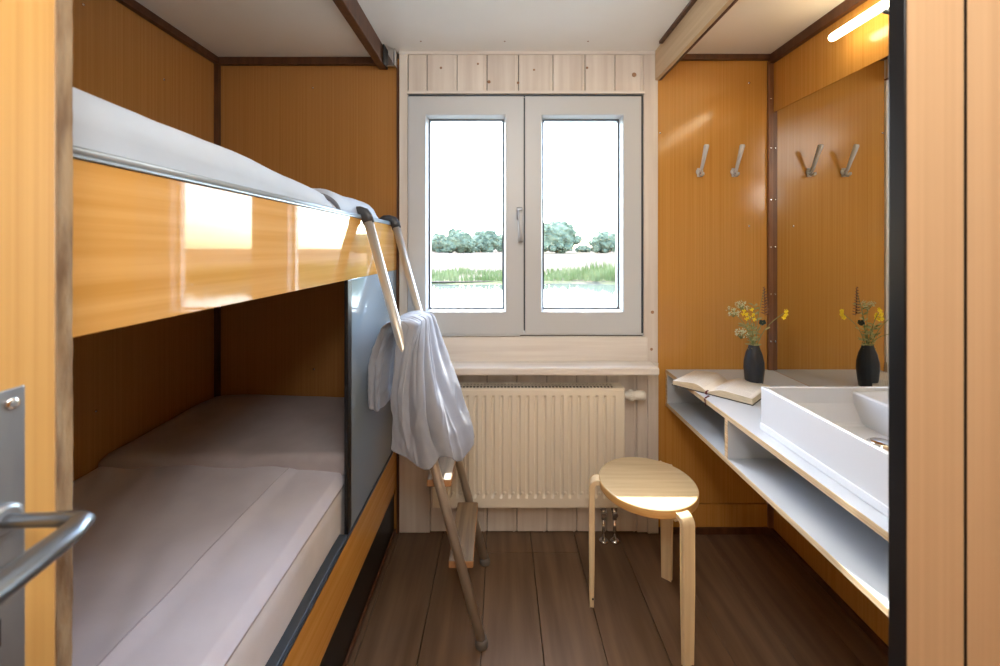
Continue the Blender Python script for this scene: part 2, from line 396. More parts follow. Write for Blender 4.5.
ts = trim(9, XM-.021, XM+.004, YB-.014, YB, .0, ZR-.03, 'brown metal corner strip between the hook panel and the mirror', strip_brown)
for zz in (.9, 1.12, 1.34, 1.56, 1.8, 2.03):
    obj('screw', lathe(NB(), [(.004, 0), (.0035, -.002), (.001, -.0024)], 10, (XM-.010, YB-.014, zz), 'Y'), chrome, ts)
trim(10, .724, .742, YP+.03, YB-.008, 2.118, ZC+.002, 'pale wooden fascia board along the ceiling on the washstand side', veneer_pale, .002)
trim(11, .742, .752, YP+.03, YB-.01, 2.116, 2.122, 'thin brown strip under the pale fascia board', trim_brown, .001)
trim(12, .706, .7235, YP+.03, 1.80, ZC-.012, ZC+.001, 'thin brown strip along the top of the pale fascia board', trim_brown, .002)
o = obj('baseboard_back', box(NB(), XZ+.001, XR, YB-.016, YB-.004, 0, .03, .003), trim_brown); struct(o, 'dark brown baseboard under the hook panel', 'baseboard')
o = obj('baseboard_right', box(NB(), XR-.012, XR, YP+.02, YB-.016, 0, .028, .003), trim_brown); struct(o, 'dark brown baseboard under the washstand wall', 'baseboard')

# ------------------------------------------------------------------ WINDOW
wn = thing('window_1', 'white double casement window looking onto water and trees', 'window', ((WX0+WX1)/2, YB, WZ0), kind='structure')
fb = NB()
ft = .012
box(fb, WX0, WX0+ft, YB-.003, YB+.085, WZ0, WZ1); box(fb, WX1-ft, WX1, YB-.003, YB+.085, WZ0, WZ1)
box(fb, WX0, WX1, YB-.002, YB+.085, WZ1-ft, WZ1); box(fb, WX0, WX1, YB-.002, YB+.085, WZ0, WZ0+ft)
obj('window_frame', fb, frame_white, wn)
def ring(bm, o, i, mi=0, smooth=False):
    """quad strip ring between outer rect o=(x0,x1,z0,z1,y) and inner rect i"""
    def c(r): return [Vector((r[0], r[4], r[2])), Vector((r[1], r[4], r[2])), Vector((r[1], r[4], r[3])), Vector((r[0], r[4], r[3]))]
    a = [bm.verts.new(v) for v in c(o)]; b = [bm.verts.new(v) for v in c(i)]
    for k in range(4):
        f = bm.faces.new((a[k], a[(k+1) % 4], b[(k+1) % 4], b[k])); f.material_index = mi
def sash(xa, xb, gx0, gx1, gz0, gz1):
    za, zb = WZ0+.006, WZ1-.0085
    bm = NB(); yf = YB-.008
    rects = [(xa, xb, za, zb, YB+.07), (xa, xb, za, zb, yf+.002), (xa+.002, xb-.002, za+.002, zb-.002, yf),
             (gx0-.003, gx1+.003, gz0-.003, gz1+.003, yf), (gx0, gx1, gz0, gz1, yf+.003), (gx0+.008, gx1-.008, gz0+.008, gz1-.008, YB+.030)]
    for a, b in zip(rects[:-1], rects[1:]): ring(bm, a, b)
    r2 = [(gx0+.0140, gx1-.0140, gz0+.0140, gz1-.0140, YB+.036), (gx0+.0140, gx1-.0140, gz0+.0140, gz1-.0140, YB+.066), rects[0][:4]+(YB+.07,)]
    for a, b in zip(r2[:-1], r2[1:]): ring(bm, a, b)
    s = obj('sash', bm, frame_white, wn, recalc=False)
    g = NB(); ring(g, rects[-1], (gx0+.0150, gx1-.0150, gz0+.0150, gz1-.0150, YB+.031)); ring(g, (gx0+.0150, gx1-.0150, gz0+.0150, gz1-.0150, YB+.031), (gx0+.0150, gx1-.0150, gz0+.0150, gz1-.0150, YB+.037))
    obj('gasket', g, gasket, s, recalc=False)
    bx('pane', glass, s, gx0+.011, gx1-.011, YB+.0335, YB+.0345, gz0+.011, gz1-.011)
    return s
GZ0, GZ1 = bzw(311.5), bzw(115.5)
s1 = sash(bxw(409), bxw(523.6), bxw(426), bxw(505.5), GZ0, GZ1)
s2 = sash(bxw(525), bxw(640.8), bxw(541.5), bxw(622.5), GZ0, GZ1)
bx('meeting_gap', gasket, wn, bxw(523.2), bxw(525.4), YB+.002, YB+.06, WZ0+.02, WZ1-.006)
bx('frame_shadow_gap', gasket, wn, bxw(640.8)-.0005, bxw(643)-.0008, YB-.0045, YB+.01, WZ0+.01, WZ1-.006)
bx('frame_shadow_gap', gasket, wn, WX0+.003, WX1-.003, YB-.0045, YB+.01, WZ1-.011, WZ1-.001)  # dark strip standing in for the shade line under the head board
hd = NB(); hx = bxw(519.5)
box(hd, hx-.014, hx+.014, YB-.018, YB-.008, bzw(220), bzw(207.5), .004)
obj('handle_rose', hd, plate_m, wn)
obj('window_handle', tube(tube(NB(), [(hx, YB-.017, bzw(213.5)), (hx, YB-.040, bzw(213.5))], .009, 12), [(hx, YB-.039, bzw(211)), (hx+.002, YB-.042, bzw(216)), (hx+.004, YB-.043, bzw(229)), (hx+.004, YB-.043, bzw(241.5))], [.010, .0115, .0115, .0105], 12, flat=(1, .7)), handle_m, wn)
obj('restrictor_lip', box(NB(), bxw(414), bxw(520), YB-.012, YB-.004, WZ0-.002, WZ0+.006, .002), frame_white, wn)

# ------------------------------------------------------------------ BUNK BED
XF = -.484
bed = thing('bunk_bed', 'built-in bunk bed with glossy wood front panels and grey end panel', 'bunk bed', (-.9, 1.15, 0))
bx('upper_front_panel', veneer_gloss, bed, XF-.02, XF, YP+.02, YB-.003, 1.233, 1.437, .0015)
ub = NB(); box(ub, XL+.003, XF-.021, YP+.02, YB-.003, 1.245, 1.275)
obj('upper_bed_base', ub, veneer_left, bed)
rb = NB(); box(rb, XF-.024, XF+.003, YP+.02, YB-.004, 1.4375, 1.4415, .001); tube(rb, [(XF-.004, YP+.02, 1.446), (XF-.004, YB-.004, 1.446)], .0068, 12)
obj('upper_rail', rb, metal_grey, bed)
YE = 1.325
bx('end_panel', grey_panel, bed, XF-.012, XF-.001, YE, YB-.003, .42, 1.233, .001)
bx('end_panel_edge', black_edge, bed, XF-.013, XF-.0004, YE-.035, YE, .42, 1.233, .003)
bx('lower_front_panel', veneer_low, bed, XF-.02, XF, YP+.02, YB-.003, .215, .412, .0015)
lr = NB(); box(lr, XF-.046, XF-.001, YP+.02, YE-.035, .410, .424, .003); box(lr, XF-.004, XF+.002, YP+.02, YB-.003, .408, .4175, .001)
obj('lower_rail', lr, metal_dark, bed)
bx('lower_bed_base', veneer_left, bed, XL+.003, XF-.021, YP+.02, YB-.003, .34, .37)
bx('kick_board', black_kick, bed, XF-.035, XF-.012, YP+.02, YB-.003, .0, .215, .001)
bx('kick_moulding', trim_brown, bed, XF-.012, XF-.002, YP+.02, YB-.003, .0005, .022, .003)

def fbm(x, y, z=0, o=3):
    s = 0; a = 1
    for i in range(o): s += a*noise.noise((x*2**i, y*2**i, z+i*7)); a *= .5
    return s
# lower mattress: rounded slab with wrinkled top
def slab(name, m, x0, x1, y0, y1, z0, z1, r, label, cat, wr=.004, fx=5, fy=5, seed=0, nu=40, nv=70, crown=0., group=None, fn=None):
    """rounded cushion-like slab, closed: top grid and skirt down to z0"""
    bm = NB()
    def f(u, v):
        # u,v in 0..1, outer 12% wraps down the sides
        e = .07
        def wrap(t, a, b):
            if t < e: return a, 1-t/e
            if t > 1-e: return b, (t-(1-e))/e
            return a+(b-a)*(t-e)/(1-2*e), 0
        X, su = wrap(u, x0, x1); Y, sv = wrap(v, y0, y1)
        s = max(su, sv)
        # rounded edge
        def rnd(val, a, b):
            d = min(val-a, b-val)
            return 0 if d > r else r-math.sqrt(max(0, r*r-(r-d)**2))
        drop = min(r, rnd(X, x0, x1)+rnd(Y, y0, y1))
        cx, cy = (X-(x0+x1)/2)/((x1-x0)/2), (Y-(y0+y1)/2)/((y1-y0)/2)
        z = z1-drop+crown*(1-cx*cx)*(1-cy*cy)
        n = wr*fbm(X*fx+seed, Y*fy, seed, 4)
        if fn: n += fn(X, Y)
        if s > 0:
            z = (z1-r)+(z0-(z1-r))*s; n *= (1-s)
            X += .004*fbm(Y*4, z*8, seed+3); Y += 0
        return Vector((X, Y, z+n))
    surf(bm, f, nu, nv)
    # bottom
    bv = [bm.verts.new(q) for q in ((x0, y0, z0), (x1, y0, z0), (x1, y1, z0), (x0, y1, z0))]
    bm.faces.new(bv[::-1])
    o = obj(name, bm, m); tag(o, label, cat, group); return o
slab('mattress', sheet_white, XL+.006, -.512, YP+.03, YB-.01, .372, .583, .035, 'white mattress in the lower bunk, its pale side showing behind the rail', 'mattress', wr=.003, fx=4, fy=4, seed=2, nu=70)
# blanket lies on the mattress, front seam at X=-.695, falls to the front edge
def bl_fn(u, v):
    y = YP+.035+v*(1.40-YP-.035)
    x = XL+.008+u*(-.508-XL-.008)
    z = .604
    if x < -.695: z += .010
    else:
        tt = (x+.695)/.175; z += .010*max(0, 1-(x+.695)/.03) - .012*tt**2
    diag = noise.noise(((x*2.0+y*1.0)*4.2, (x-y*1.6)*1.1, 3.1))
    q = 1 if x < -.70 else max(.15, 1-(x+.70)/.12)
    z += (.008*fbm(x*3+2, y*2.2, 5, 3)+.007*diag)*q
    z += .004*noise.noise(((x+y*.55)*17, (x-y)*2.5, 9))*q
    if u > .985: z -= .022
    if v > .985: z -= .004
    return Vector((x, y, z))
bm = NB(); surf(bm, bl_fn, 90, 110)
o = obj('blanket', bm, sheet); tag(o, 'smooth grey blanket spread over the lower bunk up to the pillow', 'blanket')
md = o.modifiers.new('thick', 'SOLIDIFY'); md.thickness = .008; md.offset = -1
us = (-.695-XL-.008)/(-.508-XL-.008)
obj('seam', tube(NB(), [bl_fn(us, k/80)+Vector((0, 0, .0004)) for k in range(81)], .0015, 6), seam_m, o)
def pil_fn(x, y):
    return .022*math.exp(-((x+1.12)/.22)**2-((y-1.75)/.16)**2)+.006*noise.noise(((x-y*.4)*7, y*3, 2))
slab('pillow', sheet_shaded, XL+.006, -.503, 1.335, YB-.012, .588, .648, .018, 'flat grey pillow at the far end of the lower bunk', 'pillow', wr=.004, fx=3, fy=4, seed=11, nu=60, nv=40, fn=pil_fn)

# upper bunk bedding
slab('mattress', sheet_white, XL+.006, -.512, YP+.03, YB-.03, 1.276, 1.442, .02, 'white mattress in the upper bunk, a thin edge showing above the rail', 'mattress', wr=.001, nu=30)
def duv_fn(x, y):
    return .006*noise.noise((x*5, y*3, 1))-.0475*(y-.6)
slab('duvet', duvet_m, XL+.01, -.493, YP+.03, 1.19, 1.444, 1.529, .038, 'pale grey duvet bulging over the rail of the upper bunk', 'duvet', wr=.004, fx=3, fy=4, seed=21, nu=60, nv=70, crown=.01, fn=duv_fn)
pw = slab('pillow', duvet_m, XL+.02, -.492, 1.185, 1.66, 1.444, 1.516, .062, 'pale grey pillow with a dark piped edge on the upper bunk', 'pillow', wr=.005, fx=5, fy=5, seed=31, nu=60, nv=40, crown=.012)
def pip(t):
    a = t*PI*.5
    return Vector((-.490-.05*(1-math.cos(a)), 1.178+.055*t*0+.05*(1-t), 1.450+.042*math.sin(a)))
obj('piping', tube(NB(), [pip(k/14) for k in range(15)]+[Vector((-.60, 1.180, 1.496)), Vector((-.9, 1.182, 1.498)), Vector((XL+.05, 1.182, 1.488))], .007, 8), piping, pw)

# ------------------------------------------------------------------ LADDER
lad = thing('ladder', 'steel bunk ladder with wooden treads leaning against the bed', 'ladder', (-.06, 1.54, 0))
LT = [Vector((-.462, 1.415, 1.437)), Vector((-.462, 1.795, 1.437))]
LB = [Vector((-.058, 1.360, .0)), Vector((-.060, 1.716, .0))]
for k in range(2):
    d = (LT[k]-LB[k]).normalized()
    leg = obj('leg', tube(NB(), [LB[k]+d*.012, LT[k]-d*.012], .0165, 18), metal, lad)
    fo = NB(); lathe(fo, [(.021, 0), (.0225, .004), (.021, .016), (.018, .026)], 18, (LB[k].x-.004, LB[k].y, 0))
    obj('rubber_foot', fo, foot_m, leg)
    y = LT[k].y; hk = NB()
    pts = [LT[k]-d*.018, LT[k]+Vector((-.003, 0, .006)), Vector((-.474, y, 1.4545)), Vector((-.492, y, 1.461)), Vector((-.515, y, 1.4625)), Vector((-.534, y, 1.456))]
    tube(hk, pts, [.0178, .0185, .019, .018, .015, .009], 14, flat=(1.15, .62))
    obj('hook_cap', hk, plastic_dark, lad)
for zt in (.262, .535, .805, 1.034):
    a = LB[0]+(LT[0]-LB[0])*(zt/1.437); b = LB[1]+(LT[1]-LB[1])*(zt/1.437)
    n = Vector((1, 0, 0)); tr = NB()
    ax = (b-a).normalized(); side = Vector((-ax.y, ax.x, 0))*-1
    w_ = .085; th = .026
    a2, b2 = a+ax*.018, b-ax*.018
    t = bmesh.new()
    vs = []
    for p in (a2, b2):
        for sx in ((-.037, w_-.037) if zt < 1 else (-.010, .055)):
            for sz in (-th, 0):
                vs.append(t.verts.new((p.x+sx-.008, p.y, p.z+sz)))
    bmesh.ops.convex_hull(t, input=vs)
    bmesh.ops.dissolve_limit(t, angle_limit=.01, verts=t.verts[:], edges=t.edges[:])
    bmesh.ops.bevel(t, geom=t.edges[:], offset=.004, segments=2, profile=.5, affect='EDGES')
    for f in t.faces: f.material_index = 1 if abs(f.normal.z) < .5 else 0
    merge(tr, t); tread = obj('tread', tr, [step_m, step_edge], lad)
    for p, sg in ((a, 1), (b, -1)):
        sc = NB(); box(sc, p.x-.004, p.x+.018, p.y+sg*.012, p.y+sg*.04, p.z-th-.004, p.z-th, .001)
        obj('bracket', sc, metal, tread)

# ------------------------------------------------------------------ CLOTH on ladder
def cr(pts, t):
    n = len(pts)-1; t = max(0, min(.99999, t))*n; i = int(t); f = t-i
    p0, p1, p2, p3 = [Vector(pts[max(0, min(n, i+q))]) for q in (-1, 0, 1, 2)]
    return .5*((2*p1)+(p2-p0)*f+(2*p0-5*p1+4*p2-p3)*f*f+(3*p1-p0-3*p2+p3)*f**3)
def ease(t): return t*t*(3-2*t)
top_f = [(-.345, 1.402), (-.292, 1.41), (-.284, 1.46), (-.282, 1.52), (-.279, 1.58), (-.276, 1.655)]
mid_f = [(-.352, 1.375), (-.330, 1.335), (-.285, 1.325), (-.235, 1.345), (-.205, 1.43), (-.188, 1.60)]
bot_f = [(-.338, 1.345), (-.300, 1.315), (-.240, 1.310), (-.185, 1.335), (-.135, 1.41), (-.108, 1.53)]
zb_f = [.680, .655, .625, .650, .600, .630]
def front(u, v):
    a, b, c = cr(top_f, u), cr(mid_f, u), cr(bot_f, u)
    p = a*(1-v)*(1-2*v)+b*4*v*(1-v)*1.0+c*v*(2*v-1)
    zb = cr([(z, 0) for z in zb_f], u).x
    z = 1.072-.02*abs(u-.5)+(zb-1.072)*v
    du = .02
    tn = (cr(mid_f, u+du)-cr(mid_f, u-du)); nrm = Vector((tn.y, -tn.x)).normalized()
    uu = u+.035*noise.noise((u*2, v*1.3, 4))*v
    k = 0
    for (c_, w_, d_, e_) in ((.12, .03, .9, .9), (.24, .022, .6, .5), (.34, .05, 1.2, 1.0), (.45, .02, .6, .6), (.575, .035, 2.3, 1.2), (.70, .025, .9, .6), (.80, .04, 1.2, .8), (.91, .025, .8, .6)):
        fade = max(0, min(1, (e_-v)/.35))
        k -= d_*fade*math.exp(-((uu-c_-.05*(v-.5)*(1 if c_ < .5 else -1))/(w_*(.7+.9*v)))**2)
    amp = .009+.010*min(1, v*1.6)
    k += .45*math.sin(uu*11+2)+.35
    w2 = .013*noise.noise((u*4.5+v*1.5, v*3.2, 8))*v + .004*noise.noise((u*9+v*3, v*8, 3))*v + .0015*noise.noise((u*24, v*14, 6))
    p = p+nrm*(amp*k+w2)
    p = p+nrm*(.0075*v**.5*(1-abs(noise.noise((u*9+1.3*v, v*1.7, 21))))**6)
    return Vector((p.x, p.y, z))
top_b = [(-.408, 1.405), (-.402, 1.44), (-.402, 1.50), (-.402, 1.56), (-.402, 1.60), (-.402, 1.65)]
bot_b = [(-.468, 1.445), (-.45, 1.432), (-.43, 1.44), (-.415, 1.50), (-.41, 1.56), (-.41, 1.63)]
zb_b = [.80, .765, .76, .775, .79, .80]
def back(u, v):
    a, c = cr(top_b, u), cr(bot_b, u)
    e = 1-(1-v)**2.6
    p = a+(c-a)*e
    zb = cr([(z, 0) for z in zb_b], u).x
    z = 1.06+(zb-1.06)*v
    tn = cr(bot_b, u+.02)-cr(bot_b, u-.02); nrm = Vector((tn.y, -tn.x)).normalized()
    ph = u*24+2.8*noise.noise((u*3, v*2, 14))
    p = p+nrm*((.004+.008*v)*(.6*math.sin(ph)+.5*abs(math.sin(ph*.45+v*3)))+.005*noise.noise((u*12+v*5, v*12, 5)))
    return Vector((p.x, min(p.y, 1.66), z))
def cloth(u, v):
    # v 0..1: back hem -> ridge -> front hem
    if v < .36: return back(u, 1-v/.36)
    if v > .44: return front(u, (v-.44)/.56)
    t = (v-.36)/.08; a, b = back(u, 0), front(u, 0)
    p = a.lerp(b, t); p.z += .018*math.sin(t*PI)+.004*noise.noise((u*14, t*2, 1)); return p
bm = NB(); surf(bm, cloth, 110, 130)
o = obj('linen_cloth', bm, linen); tag(o, 'crumpled grey-blue linen cloth hung over the ladder', 'cloth')
md = o.modifiers.new('thick', 'SOLIDIFY'); md.thickness = .0035; md.offset = 0
md = o.modifiers.new('sub', 'SUBSURF'); md.levels = 1; md.render_levels = 1

# ------------------------------------------------------------------ RADIATOR
RX0, RX1, RZ0, RZ1, RY = -.300, .555, .180, .708, 1.80
rd = thing('radiator', 'cream ribbed panel radiator under the window sill', 'radiator', ((RX0+RX1)/2, 1.85, RZ0))
fp = NB()
n = 21; pitch = (RX1-RX0-.05)/n
zt_, zb_ = RZ1-.036, RZ0+.055
# profile across X, y offset (ribs)
xs = [(RX0+.005, 0), (RX0+.022, 0)]
for k in range(n):
    xa = RX0+.025+k*pitch
    xs += [(xa+.004, 0), (xa+.009, .009), (xa+pitch*.42, .009), (xa+pitch*.42+.006, 0)]
xs += [(RX1-.022, 0), (RX1-.005, 0)]
rows = [(RZ0+.004, 0), (RZ0+.030, 0), (zb_-.014, 0), (zb_, 1), (zt_-.004, 1), (zt_+.008, 0), (RZ1-.006, 0), (RZ1-.001, -.55)]
g = [[fp.verts.new((x, RY+(d*r if r >= 0 else .005), z)) for (z, r) in rows] for (x, d) in xs]
for i in range(len(xs)-1):
    for j in range(len(rows)-1):
        f = fp.faces.new((g[i][j], g[i+1][j], g[i+1][j+1], g[i][j+1])); f.smooth = False
obj('front_panel', fp, rad_m, rd)
sb = NB(); sb2 = NB()
box(sb, RX0, RX0+.006, RY-.001, 1.885, RZ0, RZ1+.003, .002); box(sb2, RX1-.006, RX1, RY-.001, 1.885, RZ0, RZ1+.003, .002)
obj('side_cover', sb, rad_m, rd); obj('side_cover', sb2, rad_m, rd)
bx('back_panel', rad_m, rd, RX0+.006, RX1-.006, 1.872, 1.885, RZ0+.004, RZ1-.01, .001)
bx('core', rad_dark, rd, RX0+.006, RX1-.006, RY+.014, 1.872, RZ0+.02, RZ1-.012)
bd = NB(); box(bd, RX0+.006, RX1-.006, RY+.001, 1.872, RZ0, RZ0+.004)
obj('bottom_edge', bd, rad_m, rd)
gr = NB()
box(gr, RX0+.006, RX1-.006, RY+.002, RY+.016, RZ1-.004, RZ1+.002, .001); box(gr, RX0+.006, RX1-.006, 1.870, 1.882, RZ1-.004, RZ1+.002, .001)
box(gr, RX0+.006, RX0+.03, RY+.016, 1.870, RZ1-.004, RZ1+.002); box(gr, RX1-.045, RX1-.006, RY+.016, 1.870, RZ1-.004, RZ1+.002)
k = 0; x = RX0+.034
while x < RX1-.05:
    box(gr, x, x+.0052, RY+.016, 1.870, RZ1-.001, RZ1+.002); x += .0155
obj('top_grille', gr, rad_m, rd)
dots = NB()
for k in range(n):
    xa = RX0+.025+k*pitch+pitch*.72
    lathe(dots, [(.007, 0), (.006, -.0025), (.002, -.0035)], 10, (xa, RY, RZ0+.066), 'Y')
o = obj('weld_bosses', dots, rad_m, rd); o['kind'] = 'stuff'
tv = NB(); zt = RZ1-.052; yv = 1.845
lathe(tv, [(.010, RX1-.003), (.010, RX1+.012), (.017, RX1+.014), (.017, RX1+.026), (.022, RX1+.028), (.0235, RX1+.046), (.018, RX1+.052), (.0185, RX1+.060), (.0205, RX1+.066), (.021, RX1+.094), (.018, RX1+.101), (.004, RX1+.102)], 20, (0, yv-.01, zt+.012), 'X')
tvo = obj('thermostat_valve', tv, plastic_white, rd)
rg = NB()
for k in range(16):
    a = 2*PI*k/16
    tube(rg, [(RX1+.030, yv-.01+.0228*math.cos(a), zt+.012+.0228*math.sin(a)), (RX1+.046, yv-.01+.0238*math.cos(a), zt+.012+.0238*math.sin(a))], .0022, 5)
o = obj('grip_ridges', rg, plastic_white, tvo); o['kind'] = 'stuff'
for px_ in (603.5, 614.5):
    xx = (px_-500)*1.84/FPX; pb = NB()
    tube(pb, [(xx, 1.84, RZ0+.004), (xx, 1.84, RZ0-.02)], .011, 14)
    tube(pb, [(xx, 1.84, RZ0-.018), (xx, 1.84, RZ0-.035)], .016, 6, smooth=False)
    tube(pb, [(xx, 1.815, RZ0-.045), (xx, 1.865, RZ0-.045)], .010, 12)
    tube(pb, [(xx, 1.84, RZ0-.035), (xx, 1.84, RZ0-.075)], .012, 12)
    tube(pb, [(xx, 1.84, RZ0-.075), (xx+.002, 1.845, .012)], .008, 12)
    lathe(pb, [(.022, 0.0005), (.021, .006), (.010, .012)], 16, (xx+.002, 1.845, 0))
    obj('pipe', pb, chrome, rd)

# ------------------------------------------------------------------ STOOL
SX, SY, SZ, SR = .540, 1.487, .481, .172
stl = thing('stool', 'round birch stool with three bent legs, sunlight on the seat', 'stool', (SX, SY, 0))
sm = NB()
prof = [(0, SZ-.030), (SR-.006, SZ-.030), (SR-.001, SZ-.028), (SR, SZ-.025), (SR, SZ-.004), (SR-.001, SZ-.0015), (SR-.004, SZ), (0, SZ)]
lathe(sm, prof, 72, (SX, SY, 0))
for f in sm.faces:
    c = f.calc_center_median(); rr = math.hypot(c.x-SX, c.y-SY)
    f.smooth = False if (abs(c.z-SZ) < 1e-4 or c.z < SZ-.0299) else True
    f.material_index = 0 if c.z > SZ-.001 else 1
obj('seat', sm, [seatw, seat_edge], stl)
def stool_leg(ang):
    c, s = math.cos(ang), math.sin(ang); bm = NB()
    path = []      # (radial, z) centreline
    th = .020
    path.append((SR-.075, SZ-.030-th/2-.0005)); path.append((SR-.02, SZ-.030-th/2-.0005))
    # rise just outside the rim to the seat's height, then bend down
    path = [(SR-.006, SZ-.0145), (SR+.004, SZ-.0142)]
    R = .022
    for k in range(1, 8):
        a = k/7*PI/2; path.append((SR+.004+R*math.sin(a), SZ-.0142-R+R*math.cos(a)))
    path.append((SR+.0265, .25)); path.append((SR+.027, .0005))
    ths = [.020]*9+[.021, .016]
    wd = [.047]*9+[.046, .040]
    rings = []
    for i, (r, z) in enumerate(path):
        p0 = path[max(i-1, 0)]; p1 = path[min(i+1, len(path)-1)]
        d = Vector((p1[0]-p0[0], p1[1]-p0[1])).normalized(); nn = Vector((-d.y, d.x))
        rg = []
        for (sn, sw) in ((-1, -1), (1, -1), (1, 1), (-1, 1)):
            for (en, ew) in (((.75, 1) if sn*sw > 0 else (1, .9)), ((1, .9) if sn*sw > 0 else (.75, 1))):
                rr = r+nn.x*sn*en*ths[i]/2; zz = z+nn.y*sn*en*ths[i]/2; ww_ = sw*ew*wd[i]/2
                rg.append(bm.verts.new((SX+rr*c-ww_*s, SY+rr*s+ww_*c, max(0, zz))))
        rings.append(rg)
    for i in range(len(rings)-1):
        for j in range(8):
            f = bm.faces.new((rings[i][j], rings[i][(j+1) % 8], rings[i+1][(j+1) % 8], rings[i+1][j])); f.smooth = False
    bm.faces.new(rings[0]); bm.faces.new(rings[-1][::-1])
    # plate under the seat that carries the leg
    t = bmesh.new(); box(t, .06, SR-.004, -.022, .022, SZ-.040, SZ-.0305, .002)
    merge(bm, t, 0, Matrix.Translation((SX, SY, 0)) @ Matrix.Rotation(ang, 4, 'Z'))
    return bm
for dg in (170, 48, -72):
    leg = obj('leg', stool_leg(math.radians(dg)), birch, stl)
    a = math.radians(dg)
    if dg == 170:
        obj('screw_hole', lathe(NB(), [(.0035, 0), (.0035, -.0012)], 10, (SX+(SR+.027)*math.cos(a), SY+(SR+.027)*math.sin(a)-.0215, .035), 'Y'), black_edge, leg)

# ------------------------------------------------------------------ WASHSTAND SHELF
CX0, CX1, CZ, CT = .775, XR-.001, .766, .018
ws = thing('washstand_counter', 'pale grey counter with an open shelf below, running along the mirror', 'counter', (1.0, 1.2, .6))
def board(name, x0, x1, y0, y1, z0, z1, front='x'):
    bm = NB(); box(bm, x0, x1, y0, y1, z0, z1, .0012, 1)
    for f in bm.faces:
        nrm = f.normal.copy(); f.normal_update(); nrm = f.normal
        f.material_index = 1 if nrm.x < -.5 and front == 'x' else 0
    return obj(name, bm, [laminate, ply], ws)
board('top_board', CX0, CX1-.003, YP+.05, YB-.002, CZ-CT, CZ)
board('lower_board', CX0, CX1-.003, YP+.05, YB-.002, .597, .597+CT)
board('end_board', CX0+.001, CX1-.003, YB-.018, YB-.002, .597+CT, CZ-CT)
board('divider', CX0+.001, CX1-.003, 1.382, 1.400, .597+CT, CZ-CT)
board('divider', CX0+.001, CX1-.003, .60, .618, .597+CT, CZ-CT)
bx('back_board', laminate, ws, CX1-.012, CX1-.0035, YP+.05, YB-.018, .597+CT, CZ-CT)
obj('screw', lathe(NB(), [(.004, 0), (.0035, -.002)], 10, (CX0+.05, YB-.018, .69), 'Y'), chrome, ws)

# mirror
mr = obj('wall_mirror', box(NB(), XM, XM+.0035, .47, YB-.004, CZ+.001, 1.964), mir)
tag(mr, 'large frameless wall mirror above the counter reflecting hooks and vase', 'mirror')

# basin
BX0, BX1, BY0, BY1, BZ0, BZ1 = .819, 1.245, .60, 1.273, CZ+.0005, .901
bs = thing('wash_basin', 'rectangular white ceramic wash basin standing on the counter', 'basin', (1.03, .93, BZ0))
bb = NB(); wt = .013
box(bb, BX0, BX0+wt, BY0, BY1, BZ0, BZ1, .004, 3); box(bb, BX1-wt, BX1, BY0, BY1, BZ0, BZ1, .004, 3)
box(bb, BX0, BX1, BY1-wt, BY1, BZ0, BZ1, .004, 3); box(bb, BX0, BX1, BY0, BY0+wt, BZ0, BZ1, .004, 3)
box(bb, BX0+.004, BX1-.004, BY0+.004, BY1-.004, BZ0+.001, .795, .003)
t = bmesh.new()   # tap ledge with sloped face
pts = [(1.108, .79), (1.096, .885), (1.100, .890), (BX1-.006, .890), (BX1-.006, .79)]
a = [t.verts.new((x, BY0+.006, z)) for x, z in pts]; b = [t.verts.new((x, BY1-.006, z)) for x, z in pts]
t.faces.new(a); t.faces.new(b[::-1])
for i in range(5): t.faces.new((a[i], b[i], b[(i+1) % 5], a[(i+1) % 5]))
merge(bb, t)
# sloping bowl floor end near the far wall
t = bmesh.new(); pts = [(BY1-.010, .79), (BY1-.010, .86), (BY1-.035, .80), (BY1-.05, .794)]
a = [t.verts.new((BX0+.006, y, z)) for y, z in pts]; b = [t.verts.new((1.11, y, z)) for y, z in pts]
t.faces.new(a); t.faces.new(b[::-1])
for i in range(4): t.faces.new((a[i], b[i], b[(i+1) % 4], a[(i+1) % 4]))
merge(bb, t)
box(bb, BX0-.003, BX0+.01, BY0, BY1+.002, BZ0, BZ0+.022, .003)
obj('bowl', bb, ceramic, bs)
dn = NB(); lathe(dn, [(.036, .7955), (.036, .800), (.030, .803), (.030, .8065), (.026, .809), (.002, .810)], 28, (1.04, 1.10, 0))
obj('drain_plug', dn, chrome, bs)
tp = thing('basin_tap', 'chrome mixer tap on the ledge of the wash basin', 'tap', (1.17, .80, .890))
obj('tap_body', tube(NB(), [(1.17, .80, .8905), (1.17, .80, .99)], .022, 18), chrome, tp)
obj('spout', tube(NB(), [(1.17, .80, .965), (1.12, .80, .972), (1.06, .80, .968), (1.045, .80, .955)], .012, 14), chrome, tp)
obj('tap_lever', tube(NB(), [(1.17, .80, .99), (1.172, .80, 1.004), (1.14, .80, 1.022), (1.09, .80, 1.034)], [.020, .018, .009, .007], 14, flat=(1, .7)), chrome, tp)

# ------------------------------------------------------------------ LAMP
lp = thing('wall_lamp', 'lit tube lamp on the wall above the mirror', 'lamp', (XR, 1.1, 2.095))
tb = NB(); ya, yb = .70, 1.473
tube(tb, [(1.2, ya, 2.095), (1.2, ya+.01, 2.095), (1.2, yb-.016, 2.095), (1.2, yb-.007, 2.095), (1.2, yb-.001, 2.095)], [.009, .0145, .0145, .0122, .005], 18)
obj('tube', tb, lamp_m, lp)
for yy in (1.27, .85):
    bk = NB(); tube(bk, [(1.2, yy, 2.095-.014), (1.225, yy, 2.075), (XR-.002, yy, 2.066)], .008, 10); lathe(bk, [(.024, XR-.0005), (.022, XR-.008), (.010, XR-.012)], 18, (0, yy, 2.066), 'X')
    obj('bracket', bk, metal_dark, lp)

